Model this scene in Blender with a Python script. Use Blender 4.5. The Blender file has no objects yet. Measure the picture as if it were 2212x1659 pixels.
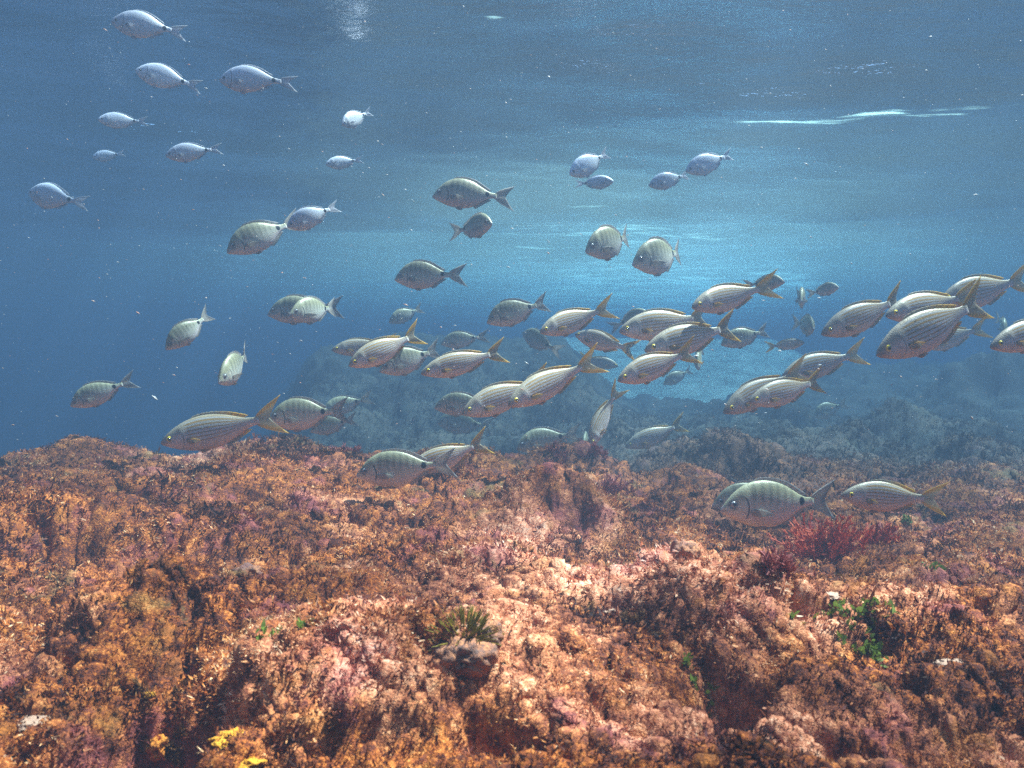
import bpy, math, random
import numpy as np
from mathutils import Vector, Matrix

R = math.radians
scene = bpy.context.scene
COL = scene.collection
rng = np.random.default_rng(7)
random.seed(7)

# ------------------------------------------------------------------ camera
W0, H0 = 2212.0, 1659.0            # working pixel frame of the photograph
FPX = 1736.0                       # focal length in those pixels
HOR = 790.0                        # row of the horizon
cam_d = bpy.data.cameras.new("camera")
cam_d.sensor_width = 36.0
cam_d.lens = 36.0 * FPX / W0
cam_d.clip_start = 0.02
cam_d.clip_end = 300.0
cam_d.dof.use_dof = True
cam_d.dof.focus_distance = 1.9
cam_d.dof.aperture_fstop = 14.0
cam = bpy.data.objects.new("camera", cam_d)
COL.objects.link(cam)
PITCH = math.atan((H0 / 2 - HOR) / FPX)
cam.location = (0, 0, 0)
cam.rotation_euler = (R(90) - PITCH, 0, 0)
scene.camera = cam
CP, SP = math.cos(PITCH), math.sin(PITCH)

def ray(px, py):
    """direction through a photo pixel, scaled so its y component is 1"""
    u = (px - W0 / 2) / FPX
    v = (H0 / 2 - py) / FPX
    d = Vector((u, CP + SP * v, -SP + CP * v))
    return d / d.y

def at(px, py, depth):
    return ray(px, py) * depth

# ------------------------------------------------------------------ world, sun, exposure
SUN_EL, SUN_AZ = R(63), R(66)       # azimuth measured from +Y (ahead) towards +X
world = bpy.data.worlds.new("World")
scene.world = world
world.use_nodes = True
wn = world.node_tree
bg = wn.nodes["Background"]
sky = wn.nodes.new("ShaderNodeTexSky")
sky.sky_type = 'NISHITA'
sky.sun_disc = False
sky.sun_elevation = SUN_EL
sky.sun_rotation = SUN_AZ
wn.links.new(sky.outputs[0], bg.inputs[0])
bg.inputs[1].default_value = 0.15

sun_d = bpy.data.lights.new("sun", 'SUN')
sun_d.energy = 5.0
sun_d.angle = R(0.5)
sun_d.color = (1.0, 0.95, 0.86)
sun = bpy.data.objects.new("sun", sun_d)
COL.objects.link(sun)
sv = Vector((math.sin(SUN_AZ) * math.cos(SUN_EL), math.cos(SUN_AZ) * math.cos(SUN_EL), math.sin(SUN_EL)))
sun.rotation_euler = sv.to_track_quat('Z', 'Y').to_euler()
sun.location = sv * 20

vs = scene.view_settings
scene.display_settings.display_device = 'sRGB'
vs.view_transform = 'Standard'
vs.look = 'None'
vs.gamma = 1.0
vs.exposure = 2.52
vs.use_curve_mapping = False
cy = scene.cycles
cy.max_bounces = 8
cy.diffuse_bounces = 3
cy.glossy_bounces = 3
cy.transmission_bounces = 4
cy.volume_bounces = 3
cy.transparent_max_bounces = 12
cy.caustics_reflective = False
cy.caustics_refractive = False
cy.use_denoising = False
cy.sample_clamp_indirect = 4.0

# ------------------------------------------------------------------ helpers
def tag(o, label=None, cat=None, group=None, kind=None):
    if label: o["label"] = label
    if cat: o["category"] = cat
    if group: o["group"] = group
    if kind: o["kind"] = kind
    return o

def link(o, parent=None):
    COL.objects.link(o)
    if parent is not None:
        o.parent = parent
    return o

def mesh_np(name, V, F, smooth=True, attrs=None):
    """mesh from numpy arrays: V (n,3); F a list of (m,k) index arrays"""
    me = bpy.data.meshes.new(name)
    if isinstance(F, np.ndarray):
        F = [F]
    V = np.asarray(V, np.float32)
    loops = np.concatenate([f.ravel() for f in F]).astype(np.int32)
    tot = np.concatenate([np.full(len(f), f.shape[1], np.int32) for f in F])
    start = np.concatenate([[0], np.cumsum(tot)[:-1]]).astype(np.int32)
    me.vertices.add(len(V))
    me.vertices.foreach_set("co", V.ravel())
    me.loops.add(len(loops))
    me.loops.foreach_set("vertex_index", loops)
    me.polygons.add(len(tot))
    me.polygons.foreach_set("loop_start", start)
    me.polygons.foreach_set("loop_total", tot)
    me.polygons.foreach_set("use_smooth", np.full(len(tot), smooth, bool))
    me.update(calc_edges=True)
    for nm, (typ, arr) in (attrs or {}).items():
        a = me.attributes.new(nm, typ, 'POINT')
        key = "vector" if typ == 'FLOAT_VECTOR' else "value"
        a.data.foreach_set(key, np.asarray(arr, np.float32).ravel())
    me.validate()
    return me

def grid_faces(nr, nc, wrap=False, off=0):
    i = np.arange(nr - 1)[:, None]
    j = np.arange(nc if wrap else nc - 1)[None, :]
    j2 = (j + 1) % nc
    f = np.stack([i * nc + j, i * nc + j2, (i + 1) * nc + j2, (i + 1) * nc + j], -1).reshape(-1, 4)
    return f + off

def sstep(a, b, t):
    t = np.clip((t - a) / (b - a), 0, 1)
    return t * t * (3 - 2 * t)

def _hash(ix, iy, seed):
    h = (ix.astype(np.int64) * 374761393 + iy.astype(np.int64) * 668265263 + seed * 974634777) & 0xffffffff
    h = ((h ^ (h >> 13)) * 1274126177) & 0xffffffff
    h = ((h ^ (h >> 16)) * 2246822519) & 0xffffffff
    return ((h ^ (h >> 15)) & 0xffffff).astype(np.float64) / 16777215.0

def vnoise(x, y, seed=0):
    ix, iy = np.floor(x), np.floor(y)
    fx, fy = x - ix, y - iy
    ux = fx * fx * fx * (fx * (fx * 6 - 15) + 10)
    uy = fy * fy * fy * (fy * (fy * 6 - 15) + 10)
    a, b = _hash(ix, iy, seed), _hash(ix + 1, iy, seed)
    c, d = _hash(ix, iy + 1, seed), _hash(ix + 1, iy + 1, seed)
    return 2 * ((a * (1 - ux) + b * ux) * (1 - uy) + (c * (1 - ux) + d * ux) * uy) - 1

def fbm(x, y, seed=0, oct=4, gain=0.5):
    s, amp, f = 0.0, 1.0, 1.0
    for k in range(oct):
        c, sn = math.cos(1.1 * k), math.sin(1.1 * k)
        s = s + amp * vnoise((x * c - y * sn) * f + 17.3 * k, (x * sn + y * c) * f - 9.1 * k, seed + k)
        amp *= gain
        f *= 2.03
    return s

def worley(x, y, seed=0):
    ix, iy = np.floor(x), np.floor(y)
    best = np.full(np.shape(x), 9.0)
    for dx in (-1, 0, 1):
        for dy in (-1, 0, 1):
            cx, cyy = ix + dx, iy + dy
            px = cx + _hash(cx, cyy, seed)
            py = cyy + _hash(cx, cyy, seed + 101)
            best = np.minimum(best, (px - x) ** 2 + (py - y) ** 2)
    return np.sqrt(best)

# node helpers
class NT:
    def __init__(self, name):
        self.m = bpy.data.materials.new(name)
        self.m.use_nodes = True
        self.t = self.m.node_tree
        self.t.nodes.clear()
        self.out = self.n("ShaderNodeOutputMaterial")
    def n(self, typ, **kw):
        nd = self.t.nodes.new(typ)
        for k, v in kw.items():
            setattr(nd, k, v)
        return nd
    def set(self, sock, v):
        if hasattr(v, "is_linked") or isinstance(v, bpy.types.NodeSocket):
            self.t.links.new(v, sock)
        elif v is not None:
            sock.default_value = v
    def math(self, op, a, b=None, c=None, clamp=False):
        nd = self.n("ShaderNodeMath", operation=op, use_clamp=clamp)
        for i, v in enumerate((a, b, c)):
            if v is not None: self.set(nd.inputs[i], v)
        return nd.outputs[0]
    def mix(self, f, a, b, mode='MIX'):
        nd = self.n("ShaderNodeMix", data_type='RGBA', blend_type=mode)
        self.set(nd.inputs[0], f)
        self.set(nd.inputs[6], a if not isinstance(a, tuple) else (*a[:3], 1))
        self.set(nd.inputs[7], b if not isinstance(b, tuple) else (*b[:3], 1))
        return nd.outputs[2]
    def sm(self, v, a, b, lo=0.0, hi=1.0):
        nd = self.n("ShaderNodeMapRange", interpolation_type='SMOOTHSTEP')
        self.set(nd.inputs[0], v)
        for i, q in zip((1, 2, 3, 4), (a, b, lo, hi)): self.set(nd.inputs[i], q)
        return nd.outputs[0]
    def noise(self, vec, scale, detail=4.0, rough=0.55, dist=0.0):
        nd = self.n("ShaderNodeTexNoise")
        if vec is not None: self.set(nd.inputs["Vector"], vec)
        nd.inputs["Scale"].default_value = scale
        nd.inputs["Detail"].default_value = detail
        nd.inputs["Roughness"].default_value = rough
        nd.inputs["Distortion"].default_value = dist
        return nd.outputs[0]
    def ramp(self, v, stops):
        nd = self.n("ShaderNodeValToRGB")
        e = nd.color_ramp.elements
        while len(e) < len(stops): e.new(0.5)
        for k, (p, c) in enumerate(stops):
            e[k].position = p
            e[k].color = (*c, 1)
        self.set(nd.inputs[0], v)
        return nd.outputs[0]
    def pos(self):
        return self.n("ShaderNodeNewGeometry").outputs["Position"]
    def attr(self, name):
        return self.n("ShaderNodeAttribute", attribute_name=name)
    def bump(self, h, dist, strength=1.0, normal=None):
        nd = self.n("ShaderNodeBump")
        nd.inputs["Distance"].default_value = dist
        nd.inputs["Strength"].default_value = strength
        self.set(nd.inputs["Height"], h)
        if normal is not None: self.set(nd.inputs["Normal"], normal)
        return nd.outputs[0]
    def principled(self, color, rough=0.6, metal=0.0, spec=0.4, normal=None, alpha=None):
        p = self.n("ShaderNodeBsdfPrincipled")
        self.set(p.inputs["Base Color"], color if not isinstance(color, tuple) else (*color, 1))
        self.set(p.inputs["Roughness"], rough)
        self.set(p.inputs["Metallic"], metal)
        self.set(p.inputs["Specular IOR Level"], spec)
        if normal is not None: self.set(p.inputs["Normal"], normal)
        if alpha is not None: self.set(p.inputs["Alpha"], alpha)
        return p
    def done(self, shader):
        self.t.links.new(shader, self.out.inputs[0])
        return self.m

# ------------------------------------------------------------------ terrain
SURF = 1.0                          # mean water level above the camera
def px2xy(px, py, d):
    p = at(px, py, d); return p.x, p.y

PITS = []                            # (x, y, radius, depth)
BUMPS = []                           # (x, y, rx, ry, height)
def pit(px, py, r, dep, h=0.31):
    dr = ray(px, py); d = h / -dr.z
    PITS.append((dr.x * d, d, r, dep))
def lump(px, py, rx, ry, hgt, d):
    dr = ray(px, py)
    BUMPS.append((dr.x * d, d, rx, ry, hgt))

for a in ((805, 1175, .045, .10), (375, 1570, .05, .10), (695, 1370, .018, .04), (1035, 1610, .014, .022),
          (235, 1275, .03, .04), (455, 1215, .12, .05), (1215, 1125, .05, .02), (1560, 1500, .035, .05),
          (1330, 1370, .025, .05), (160, 1185, .05, .05), (1700, 1260, .04, .04), (1950, 1280, .03, .03),
          (1090, 1240, .02, .04), (560, 1100, .05, .04), (640, 1180, .05, .05), (920, 1210, .03, .04), (1520, 1240, .05, .04)):
    pit(*a)
lump(1215, 1060, .13, .11, .075, 1.7)
lump(1010, 1150, .17, .18, .055, 1.25)
lump(1000, 1480, .17, .11, .050, .80)
lump(620, 1600, .12, .08, .04, .72)
lump(200, 1130, .25, .14, .05, 1.45)
lump(560, 1150, .12, .07, .04, 1.35)
lump(300, 1420, .12, .07, .045, .9)
lump(760, 1330, .09, .06, .035, 1.0)
lump(1370, 1300, .13, .08, .04, 1.05)
lump(1560, 1420, .1, .05, .03, .9)
lump(1950, 1450, .14, .06, .045, .88)
lump(1850, 1600, .12, .05, .035, .75)
lump(1700, 1380, .26, .09, .045, .98)
lump(2080, 1200, .25, .18, .03, 1.3)
lump(980, 955, .22, .12, .05, 2.3)
lump(280, 940, .35, .2, .03, 2.3)
lump(1500, 1010, .12, .1, .05, 2.35)
lump(1610, 985, .16, .14, .12, 3.1)
lump(1330, 1000, .3, .14, .05, 2.45)
lump(1560, 1030, .2, .1, .04, 2.05)
lump(1780, 925, .3, .2, .10, 3.8)
lump(2170, 880, .5, .35, .42, 6.2)
lump(2020, 930, .4, .2, .10, 4.3)
lump(1200, 905, .3, .2, .10, 4.0)
lump(800, 900, .5, .3, .12, 4.0)
lump(1000, 880, .4, .3, .12, 4.4)

def base_h(x, y):
    a = x / np.maximum(y, 0.3)
    left = sstep(.45, -.6, x)
    z = -.31 + (.004 + .050 * left) * sstep(1.1, 2.35, y) * sstep(.75, .2, x)
    z = z - .065 * sstep(.0, .5, x) * sstep(.9, 1.5, y)
    # left flank of the ridge falls away, and the drop-off behind it
    z = z - .10 * sstep(-1.15, -1.9, x)
    edge = 2.42 + .12 * np.sin(x * 2.3 + .5)
    z = z - .42 * sstep(edge, edge + .55, y) * sstep(.55, .0, x)
    deep = sstep(-.24, -.42, a)
    z = z - 2.3 * sstep(2.5, 5.0, y) * deep
    # far rock mound, centre left, its flank falling to the left
    mound = sstep(-.40, -.22, a) * sstep(.16, .0, a)
    z = z + .88 * sstep(3.6, 7.4, y) * mound
    # far reef on the right
    z = z + .36 * sstep(5.0, 9.0, y) * sstep(.24, .42, a)
    z = z - .02 * sstep(2.6, 4.5, y) * sstep(.0, .4, x)
    return z

def coarse_h(x, y):
    z = base_h(x, y)
    far = sstep(2.2, 4.5, np.hypot(x, y))
    z = z + .030 * fbm(x * 3.1, y * 3.1, 11, 3) + .05 * far * fbm(x * 1.6, y * 1.6, 31, 3)
    for (bx, by, rx, ry, h) in BUMPS:
        q = ((x - bx) / rx) ** 2 + ((y - by) / ry) ** 2
        z = z + h * np.exp(-q * q * .6 - q * .4)
    for (bx, by, r, dp) in PITS:
        q = ((x - bx) / (r * 1.15)) ** 2 + ((y - by) / r) ** 2
        z = z - 1.6 * dp * np.exp(-q * q)
    return z

def fine_h(x, y):
    z = coarse_h(x, y) - .008
    wx = x + .045 * fbm(x * 7, y * 7, 5, 4, .6); wy = y + .045 * fbm(x * 7, y * 7, 25, 4, .6)
    d = np.hypot(x, y)
    far = sstep(2.5, 5, d)
    m1 = .5 + .5 * vnoise(x * 3.3, y * 3.3, 41)
    c1 = 1 - np.minimum(worley(wx * 6.5, wy * 6.5, 3), 1) ** 2
    c2 = 1 - np.minimum(worley(wx * 17, wy * 17, 4), 1) ** 2
    m2 = sstep(-.1, .5, vnoise(x * 6.1, y * 6.1, 43))
    z = z + (.026 + .02 * far) * (c1 - .6) * (.2 + m1) + .008 * (c2 - .6) * m2
    z = z + (.016 + .014 * far) * fbm(wx * 5.5, wy * 5.5, 51, 4, .58) + .007 * fbm(x * 34, y * 34, 55, 3, .65) + .0045 * fbm(x * 90, y * 90, 61, 4, .75)
    lg = fbm(wx * 2.6 + 1.3 * wy, wy * 2.6, 57, 3)          # ledges
    z = z + .010 * sstep(-.02, .10, lg) * (1 - far)
    z = z + .05 * far * fbm(x * 4, y * 4, 71, 3)
    # crevices: narrow, irregular
    cr = np.abs(fbm(x * 5.5 + 3, y * 5.5, 81, 3))
    z = z - .026 * (1 - sstep(0, .10, cr)) * (1 - far)
    return z

def ground(px, py, lo=.35, hi=12.0):
    """where the ray through a photo pixel meets the (coarse) reef"""
    dr = ray(px, py)
    t = np.linspace(lo, hi, 4000)
    g = coarse_h(dr.x * t, t) + .006
    k = np.argmax(dr.z * t < g)
    d = t[k]
    return Vector((dr.x * d, d, g[k]))

NR, NC = 760, 1050
th = np.linspace(-R(62), R(62), NC)
rr = np.exp(np.linspace(math.log(.33), math.log(24), NR))
X = rr[:, None] * np.sin(th)[None]
Y = rr[:, None] * np.cos(th)[None]
Z = fine_h(X, Y)
jx = .010 * fbm(X * 22, Y * 22, 91, 2) ; jy = .010 * fbm(X * 22, Y * 22, 95, 2)
# knobs bulge over their crevices
RP = np.stack([X + jx, Y + jy, Z], -1)
dU = np.gradient(RP, axis=1); dV = np.gradient(RP, axis=0)
RN = np.cross(dU, dV)
RN /= np.linalg.norm(RN, axis=-1, keepdims=True) + 1e-12
# knobs swell sideways, so that they overhang their own foot
sw = np.clip(Z - coarse_h(X, Y), -.03, .03)
RP[..., :2] += RN[..., :2] * (.004 + .18 * sw)[..., None]
dU = np.gradient(RP, axis=1); dV = np.gradient(RP, axis=0)
RN = np.cross(dU, dV)
RN /= np.linalg.norm(RN, axis=-1, keepdims=True) + 1e-12

PINK = []  # patches of paler pink reef colour
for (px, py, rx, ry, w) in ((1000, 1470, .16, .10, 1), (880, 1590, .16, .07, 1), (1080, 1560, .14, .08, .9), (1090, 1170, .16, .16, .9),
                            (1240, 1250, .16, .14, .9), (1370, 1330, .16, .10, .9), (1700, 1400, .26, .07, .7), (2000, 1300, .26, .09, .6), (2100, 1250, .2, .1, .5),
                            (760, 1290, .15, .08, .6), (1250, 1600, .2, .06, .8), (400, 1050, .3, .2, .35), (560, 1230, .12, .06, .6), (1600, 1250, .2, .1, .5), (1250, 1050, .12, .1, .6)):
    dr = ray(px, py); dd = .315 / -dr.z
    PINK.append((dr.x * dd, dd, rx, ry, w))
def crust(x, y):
    """where the reef colour turns pale pink"""
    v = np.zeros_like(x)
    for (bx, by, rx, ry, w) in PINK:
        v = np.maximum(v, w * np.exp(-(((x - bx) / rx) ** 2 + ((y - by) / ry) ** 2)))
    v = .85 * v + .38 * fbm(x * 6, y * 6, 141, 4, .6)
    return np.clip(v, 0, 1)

def reef_colour(k, tint=None):
    p = k.pos()
    a = k.noise(p, 6.0, 5, .65)
    b = k.noise(p, 48.0, 5, .7)
    c = k.noise(p, 300.0, 3, .7)
    v = k.math('ADD', k.math('MULTIPLY', a, .30), k.math('MULTIPLY', b, .40))
    v = k.math('ADD', v, k.math('MULTIPLY', c, .48))
    v = k.math('SUBTRACT', v, .10)
    if tint is not None:
        v = k.math('ADD', v, k.math('MULTIPLY', k.math('SUBTRACT', tint, .5), .45))
    v = k.math('MULTIPLY_ADD', v, 1.55, -.275)
    brown = k.ramp(v, [(.20, (.022, .008, .008)), (.40, (.10, .026, .014)), (.52, (.29, .080, .024)),
                       (.62, (.56, .19, .052)), (.74, (.76, .36, .14)), (.86, (.88, .60, .36))])
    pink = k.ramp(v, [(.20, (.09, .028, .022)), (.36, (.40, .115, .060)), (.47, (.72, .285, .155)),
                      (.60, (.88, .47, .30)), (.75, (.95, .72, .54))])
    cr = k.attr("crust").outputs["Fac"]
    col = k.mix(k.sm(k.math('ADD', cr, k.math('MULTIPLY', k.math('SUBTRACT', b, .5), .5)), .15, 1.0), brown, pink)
    # purple coralline algae, ochre and olive turf in patches
    pk = k.sm(k.noise(p, 9.0, 3, .6), .54, .66)
    col = k.mix(k.math('MULTIPLY', pk, .45), col, (.36, .10, .11))
    oc = k.sm(k.noise(p, 13.0, 4, .65, .6), .57, .66)
    col = k.mix(k.math('MULTIPLY', oc, .45), col, (.44, .165, .04))
    gr = k.sm(k.noise(p, 7.3, 4, .6, 1.0), .60, .70)
    col = k.mix(k.math('MULTIPLY', gr, .5), col, (.20, .15, .05))
    hs = k.n("ShaderNodeHueSaturation"); k.set(hs.inputs["Color"], col); hs.inputs["Saturation"].default_value = 1.05
    col = hs.outputs[0]
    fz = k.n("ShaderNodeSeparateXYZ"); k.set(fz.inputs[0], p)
    col = k.mix(k.sm(fz.outputs[1], 1.7, 4.0, 0, .86), col, k.mix(b, (.045, .055, .042), (.10, .11, .085)))  # depth haze put into the colour: the reef turns dull with distance
    return col, p

k = NT("reef_rock")
col, p = reef_colour(k)
sep = k.n("ShaderNodeSeparateXYZ"); k.set(sep.inputs[0], p)
h = k.math('ADD', k.noise(p, 160, 4, .7), k.math('MULTIPLY', k.noise(p, 520, 2, .6), .5))
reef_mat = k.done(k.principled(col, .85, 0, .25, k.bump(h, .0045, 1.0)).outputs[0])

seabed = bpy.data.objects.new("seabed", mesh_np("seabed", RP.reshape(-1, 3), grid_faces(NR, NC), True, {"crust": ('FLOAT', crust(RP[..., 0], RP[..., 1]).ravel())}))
seabed.data.materials.append(reef_mat)
tag(link(seabed), kind="structure")

# pale bank added for the bright glow at the far end of the channel
nr, nc = 60, 80
sx = np.linspace(-1.5, 8.5, nc)[None].repeat(nr, 0)
sy = np.linspace(7.5, 17, nr)[:, None].repeat(nc, 1)
sz = -.72 + 1.15 * sstep(7.5, 12.5, sy) + .06 * fbm(sx * .8, sy * .8, 5, 3)
sz = sz - 1.2 * sstep(1.6, 3.6, np.abs(sx - 2.1))
k = NT("pale_sand")
c = k.mix(k.noise(k.pos(), 3.0, 4, .6), (.62, .56, .44), (.80, .76, .64))
sand_mat = k.done(k.principled(c, .9, 0, .2).outputs[0])
sand = bpy.data.objects.new("sand", mesh_np("sand", np.stack([sx, sy, sz], -1).reshape(-1, 3), grid_faces(nr, nc)))
sand.data.materials.append(sand_mat)
tag(link(sand), kind="structure")

# ------------------------------------------------------------------ turf algae (nobody could count it)
def blades(cent, nrm, length, width, nper, tint, lean=.8):
    """nper little tapered blades per centre"""
    n = len(cent)
    C = np.repeat(cent, nper, 0); N = np.repeat(nrm, nper, 0); T = np.repeat(tint, nper)
    L = np.repeat(length, nper) * rng.uniform(.5, 1.3, n * nper)
    Wd = np.repeat(width, nper) * rng.uniform(.6, 1.4, n * nper)
    D = N + rng.normal(0, lean * .6, (n * nper, 3))
    D /= np.linalg.norm(D, axis=1, keepdims=True)
    S = np.cross(D, rng.normal(0, 1, (n * nper, 3)))
    S /= np.linalg.norm(S, axis=1, keepdims=True) + 1e-9
    B = C + rng.normal(0, 1, (n * nper, 3)) * (np.repeat(length, nper)[:, None] * .45)
    B = B - D * (L[:, None] * .2)
    bend = rng.normal(0, .25, (n * nper, 3)) * L[:, None]
    v0 = B - S * Wd[:, None] * .5; v1 = B + S * Wd[:, None] * .5
    v2 = B + D * L[:, None] * .62 + S * Wd[:, None] * .55 + bend * .4
    v3 = B + D * L[:, None] + bend
    v4 = B + D * L[:, None] * .62 - S * Wd[:, None] * .55 + bend * .4
    V = np.stack([v0, v1, v2, v3, v4], 1).reshape(-1, 3)
    o = np.arange(n * nper)[:, None] * 5
    F = [o + np.array([[0, 1, 2, 4]]), o + np.array([[4, 2, 3]])]
    tt = np.repeat(np.clip(T + rng.normal(0, .16, n * nper), 0, 1), 5)
    return V, F, tt

k = NT("turf_algae")
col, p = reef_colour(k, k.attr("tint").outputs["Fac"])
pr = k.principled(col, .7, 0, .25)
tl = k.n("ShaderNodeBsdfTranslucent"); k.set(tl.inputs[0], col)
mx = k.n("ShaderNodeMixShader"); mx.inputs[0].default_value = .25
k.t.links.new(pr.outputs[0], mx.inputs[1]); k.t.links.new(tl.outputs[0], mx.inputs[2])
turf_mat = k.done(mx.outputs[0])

NT_ = 330000
mask_r = (rr > .40) & (rr < 6.5)
ri = rng.choice(np.nonzero(mask_r)[0], NT_)
ci = rng.integers(int(NC * .14), int(NC * .86), NT_)
cent = RP[ri, ci]; nrm = RN[ri, ci].copy()
nrm[nrm[:, 2] < 0] *= -1
dist = rr[ri]
cov = fbm(cent[:, 0] * 7, cent[:, 1] * 7, 121, 3)
pitm = np.zeros(len(cent))
for (bx, by, r, dp) in PITS:
    pitm = np.maximum(pitm, np.exp(-((cent[:, 0] - bx) ** 2 + (cent[:, 1] - by) ** 2) / (r * .8) ** 2))
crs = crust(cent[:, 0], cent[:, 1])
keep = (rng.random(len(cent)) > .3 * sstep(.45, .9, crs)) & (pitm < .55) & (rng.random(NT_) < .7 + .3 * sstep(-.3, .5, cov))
cent, nrm, dist, cov = cent[keep], nrm[keep], dist[keep], cov[keep]
ln = (.0016 + .0022 * np.minimum(dist, 4)) * np.exp(rng.normal(-.10, .27, len(cent))) * (1 + .5 * sstep(0, .6, cov))
tint = np.clip(.5 + .5 * vnoise(cent[:, 0] * 11, cent[:, 1] * 11, 131) * .7 + rng.normal(0, .12, len(cent)), 0, 1)
V, F, tt = blades(cent, nrm, ln, ln * .24, 5, tint)
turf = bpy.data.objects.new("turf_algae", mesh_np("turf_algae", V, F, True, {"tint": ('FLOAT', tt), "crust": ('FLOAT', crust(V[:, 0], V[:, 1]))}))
turf.data.materials.append(turf_mat)
tag(link(turf), "short brown, pink and orange turf algae covering the reef", "algae", kind="stuff")

# ------------------------------------------------------------------ water surface
nr, nc = 430, 900
wr = np.exp(np.linspace(math.log(.25), math.log(29), nr))
wt = np.linspace(0, 2 * math.pi, nc, endpoint=False)
wx = wr[:, None] * np.sin(wt)[None]; wy = wr[:, None] * np.cos(wt)[None]
def crest_xy(x, y):
    return (x - 1.16) * .967 - (y - 3.22) * .252, (x - 1.16) * .252 + (y - 3.22) * .967 + .045 * np.sin(x * 5) + .018 * np.sin(x * 14)
def wave(x, y):
    z = 0
    for (lam, amp, ang, ph) in ((1.9, .022, 1.35, .3), (1.1, .014, 1.75, 1.9), (.62, .006, 1.1, 4.0), (3.4, .03, 1.6, 2.2), (.37, .004, 2.0, .7)):
        q = 2 * math.pi / lam
        s = np.sin(q * (x * math.cos(ang) + y * math.sin(ang)) + ph + 1.6 * vnoise(x * .9 / lam, y * .9 / lam, 7))
        z = z + amp * (1 - 2 * np.abs(s) ** .8 * .0 + s)
    z = z + .010 * fbm(x * 1.7, y * 2.6, 15, 4)
    # a steeper crest to the right
    cxl, cyl = crest_xy(x, y)
    z = z - .012 * np.exp(-(cyl / .14) ** 2) * sstep(-1.0, -.5, cxl) * sstep(2.0, .6, cxl)
    return SURF + z - .09
wz = wave(wx, wy)
V = np.stack([wx, wy, wz], -1).reshape(-1, 3)
F = [grid_faces(nr, nc, True)]
V = np.vstack([V, [[0, 0, float(wave(np.array(0.), np.array(0.)))]]])
cidx = nr * nc
F.append(np.stack([np.full(nc, cidx), (np.arange(nc) + 1) % nc, np.arange(nc)], 1))
wm = mesh_np("water", V, F)
k = NT("water_surface")
p = k.pos()
mp = k.n("ShaderNodeMapping"); k.set(mp.inputs[0], p)
mp.inputs["Rotation"].default_value = (0, 0, R(-14))
mp.inputs["Scale"].default_value = (.55, 1.25, 1)
rip = k.math('ADD', k.noise(mp.outputs[0], 5.0, 5, .6, .4), k.math('MULTIPLY', k.noise(mp.outputs[0], 22.0, 3, .6), .18))
nb = k.bump(rip, .05, .42)
fr = k.n("ShaderNodeFresnel"); fr.inputs[0].default_value = 1.333; k.set(fr.inputs[1], nb)
# dappled sunlight put into the surface's transparency: bright and dim patches, finer lines
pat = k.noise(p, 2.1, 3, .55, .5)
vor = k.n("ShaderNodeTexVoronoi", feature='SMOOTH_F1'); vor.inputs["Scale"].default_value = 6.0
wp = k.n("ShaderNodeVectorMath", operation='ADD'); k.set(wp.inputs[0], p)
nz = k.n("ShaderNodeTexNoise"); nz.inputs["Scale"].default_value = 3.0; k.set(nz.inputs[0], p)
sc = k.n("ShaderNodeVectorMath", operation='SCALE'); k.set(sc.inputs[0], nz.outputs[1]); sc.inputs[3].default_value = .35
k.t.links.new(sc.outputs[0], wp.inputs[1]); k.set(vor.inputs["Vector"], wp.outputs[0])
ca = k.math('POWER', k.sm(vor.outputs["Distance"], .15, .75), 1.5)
tr_v = k.math('ADD', k.math('MAXIMUM', k.sm(pat, .42, .62, .42, .95), k.attr('added_sun_spots').outputs['Fac']), k.math('MULTIPLY', ca, .25), clamp=True)
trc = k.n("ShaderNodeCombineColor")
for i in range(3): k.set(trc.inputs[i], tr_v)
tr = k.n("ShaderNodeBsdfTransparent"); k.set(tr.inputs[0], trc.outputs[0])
gl = k.n("ShaderNodeBsdfGlossy"); gl.inputs[0].default_value = (.96, .94, .97, 1); gl.inputs["Roughness"].default_value = .26
k.set(gl.inputs["Normal"], nb)
m1 = k.n("ShaderNodeMixShader"); k.set(m1.inputs[0], fr.outputs[0])
k.t.links.new(tr.outputs[0], m1.inputs[1]); k.t.links.new(gl.outputs[0], m1.inputs[2])
# glints and cyan glow painted as pale patches, on the crest and far ahead
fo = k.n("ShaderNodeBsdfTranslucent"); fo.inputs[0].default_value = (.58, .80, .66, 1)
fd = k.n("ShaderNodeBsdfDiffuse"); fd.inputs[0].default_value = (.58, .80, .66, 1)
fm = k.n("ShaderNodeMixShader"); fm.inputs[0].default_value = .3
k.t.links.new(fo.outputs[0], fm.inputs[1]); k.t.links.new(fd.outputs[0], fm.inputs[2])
fa = k.attr("painted_glints").outputs["Fac"]
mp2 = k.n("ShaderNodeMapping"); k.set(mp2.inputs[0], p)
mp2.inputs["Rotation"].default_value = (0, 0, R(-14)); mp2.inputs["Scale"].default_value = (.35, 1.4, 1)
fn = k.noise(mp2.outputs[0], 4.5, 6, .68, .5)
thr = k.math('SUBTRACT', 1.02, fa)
glint_mask = k.math('MAXIMUM', k.math('MULTIPLY', k.sm(k.math('SUBTRACT', fn, thr), -.08, .22), .8), k.attr('painted_glow').outputs['Fac'])
m2 = k.n("ShaderNodeMixShader"); k.set(m2.inputs[0], glint_mask)
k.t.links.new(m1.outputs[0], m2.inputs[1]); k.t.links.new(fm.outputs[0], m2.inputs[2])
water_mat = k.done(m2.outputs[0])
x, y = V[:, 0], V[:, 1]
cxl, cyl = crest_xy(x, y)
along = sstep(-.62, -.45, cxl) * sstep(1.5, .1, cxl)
painted_glints = .44 * np.exp(-((cyl - .12) / .18) ** 2) * along
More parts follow.
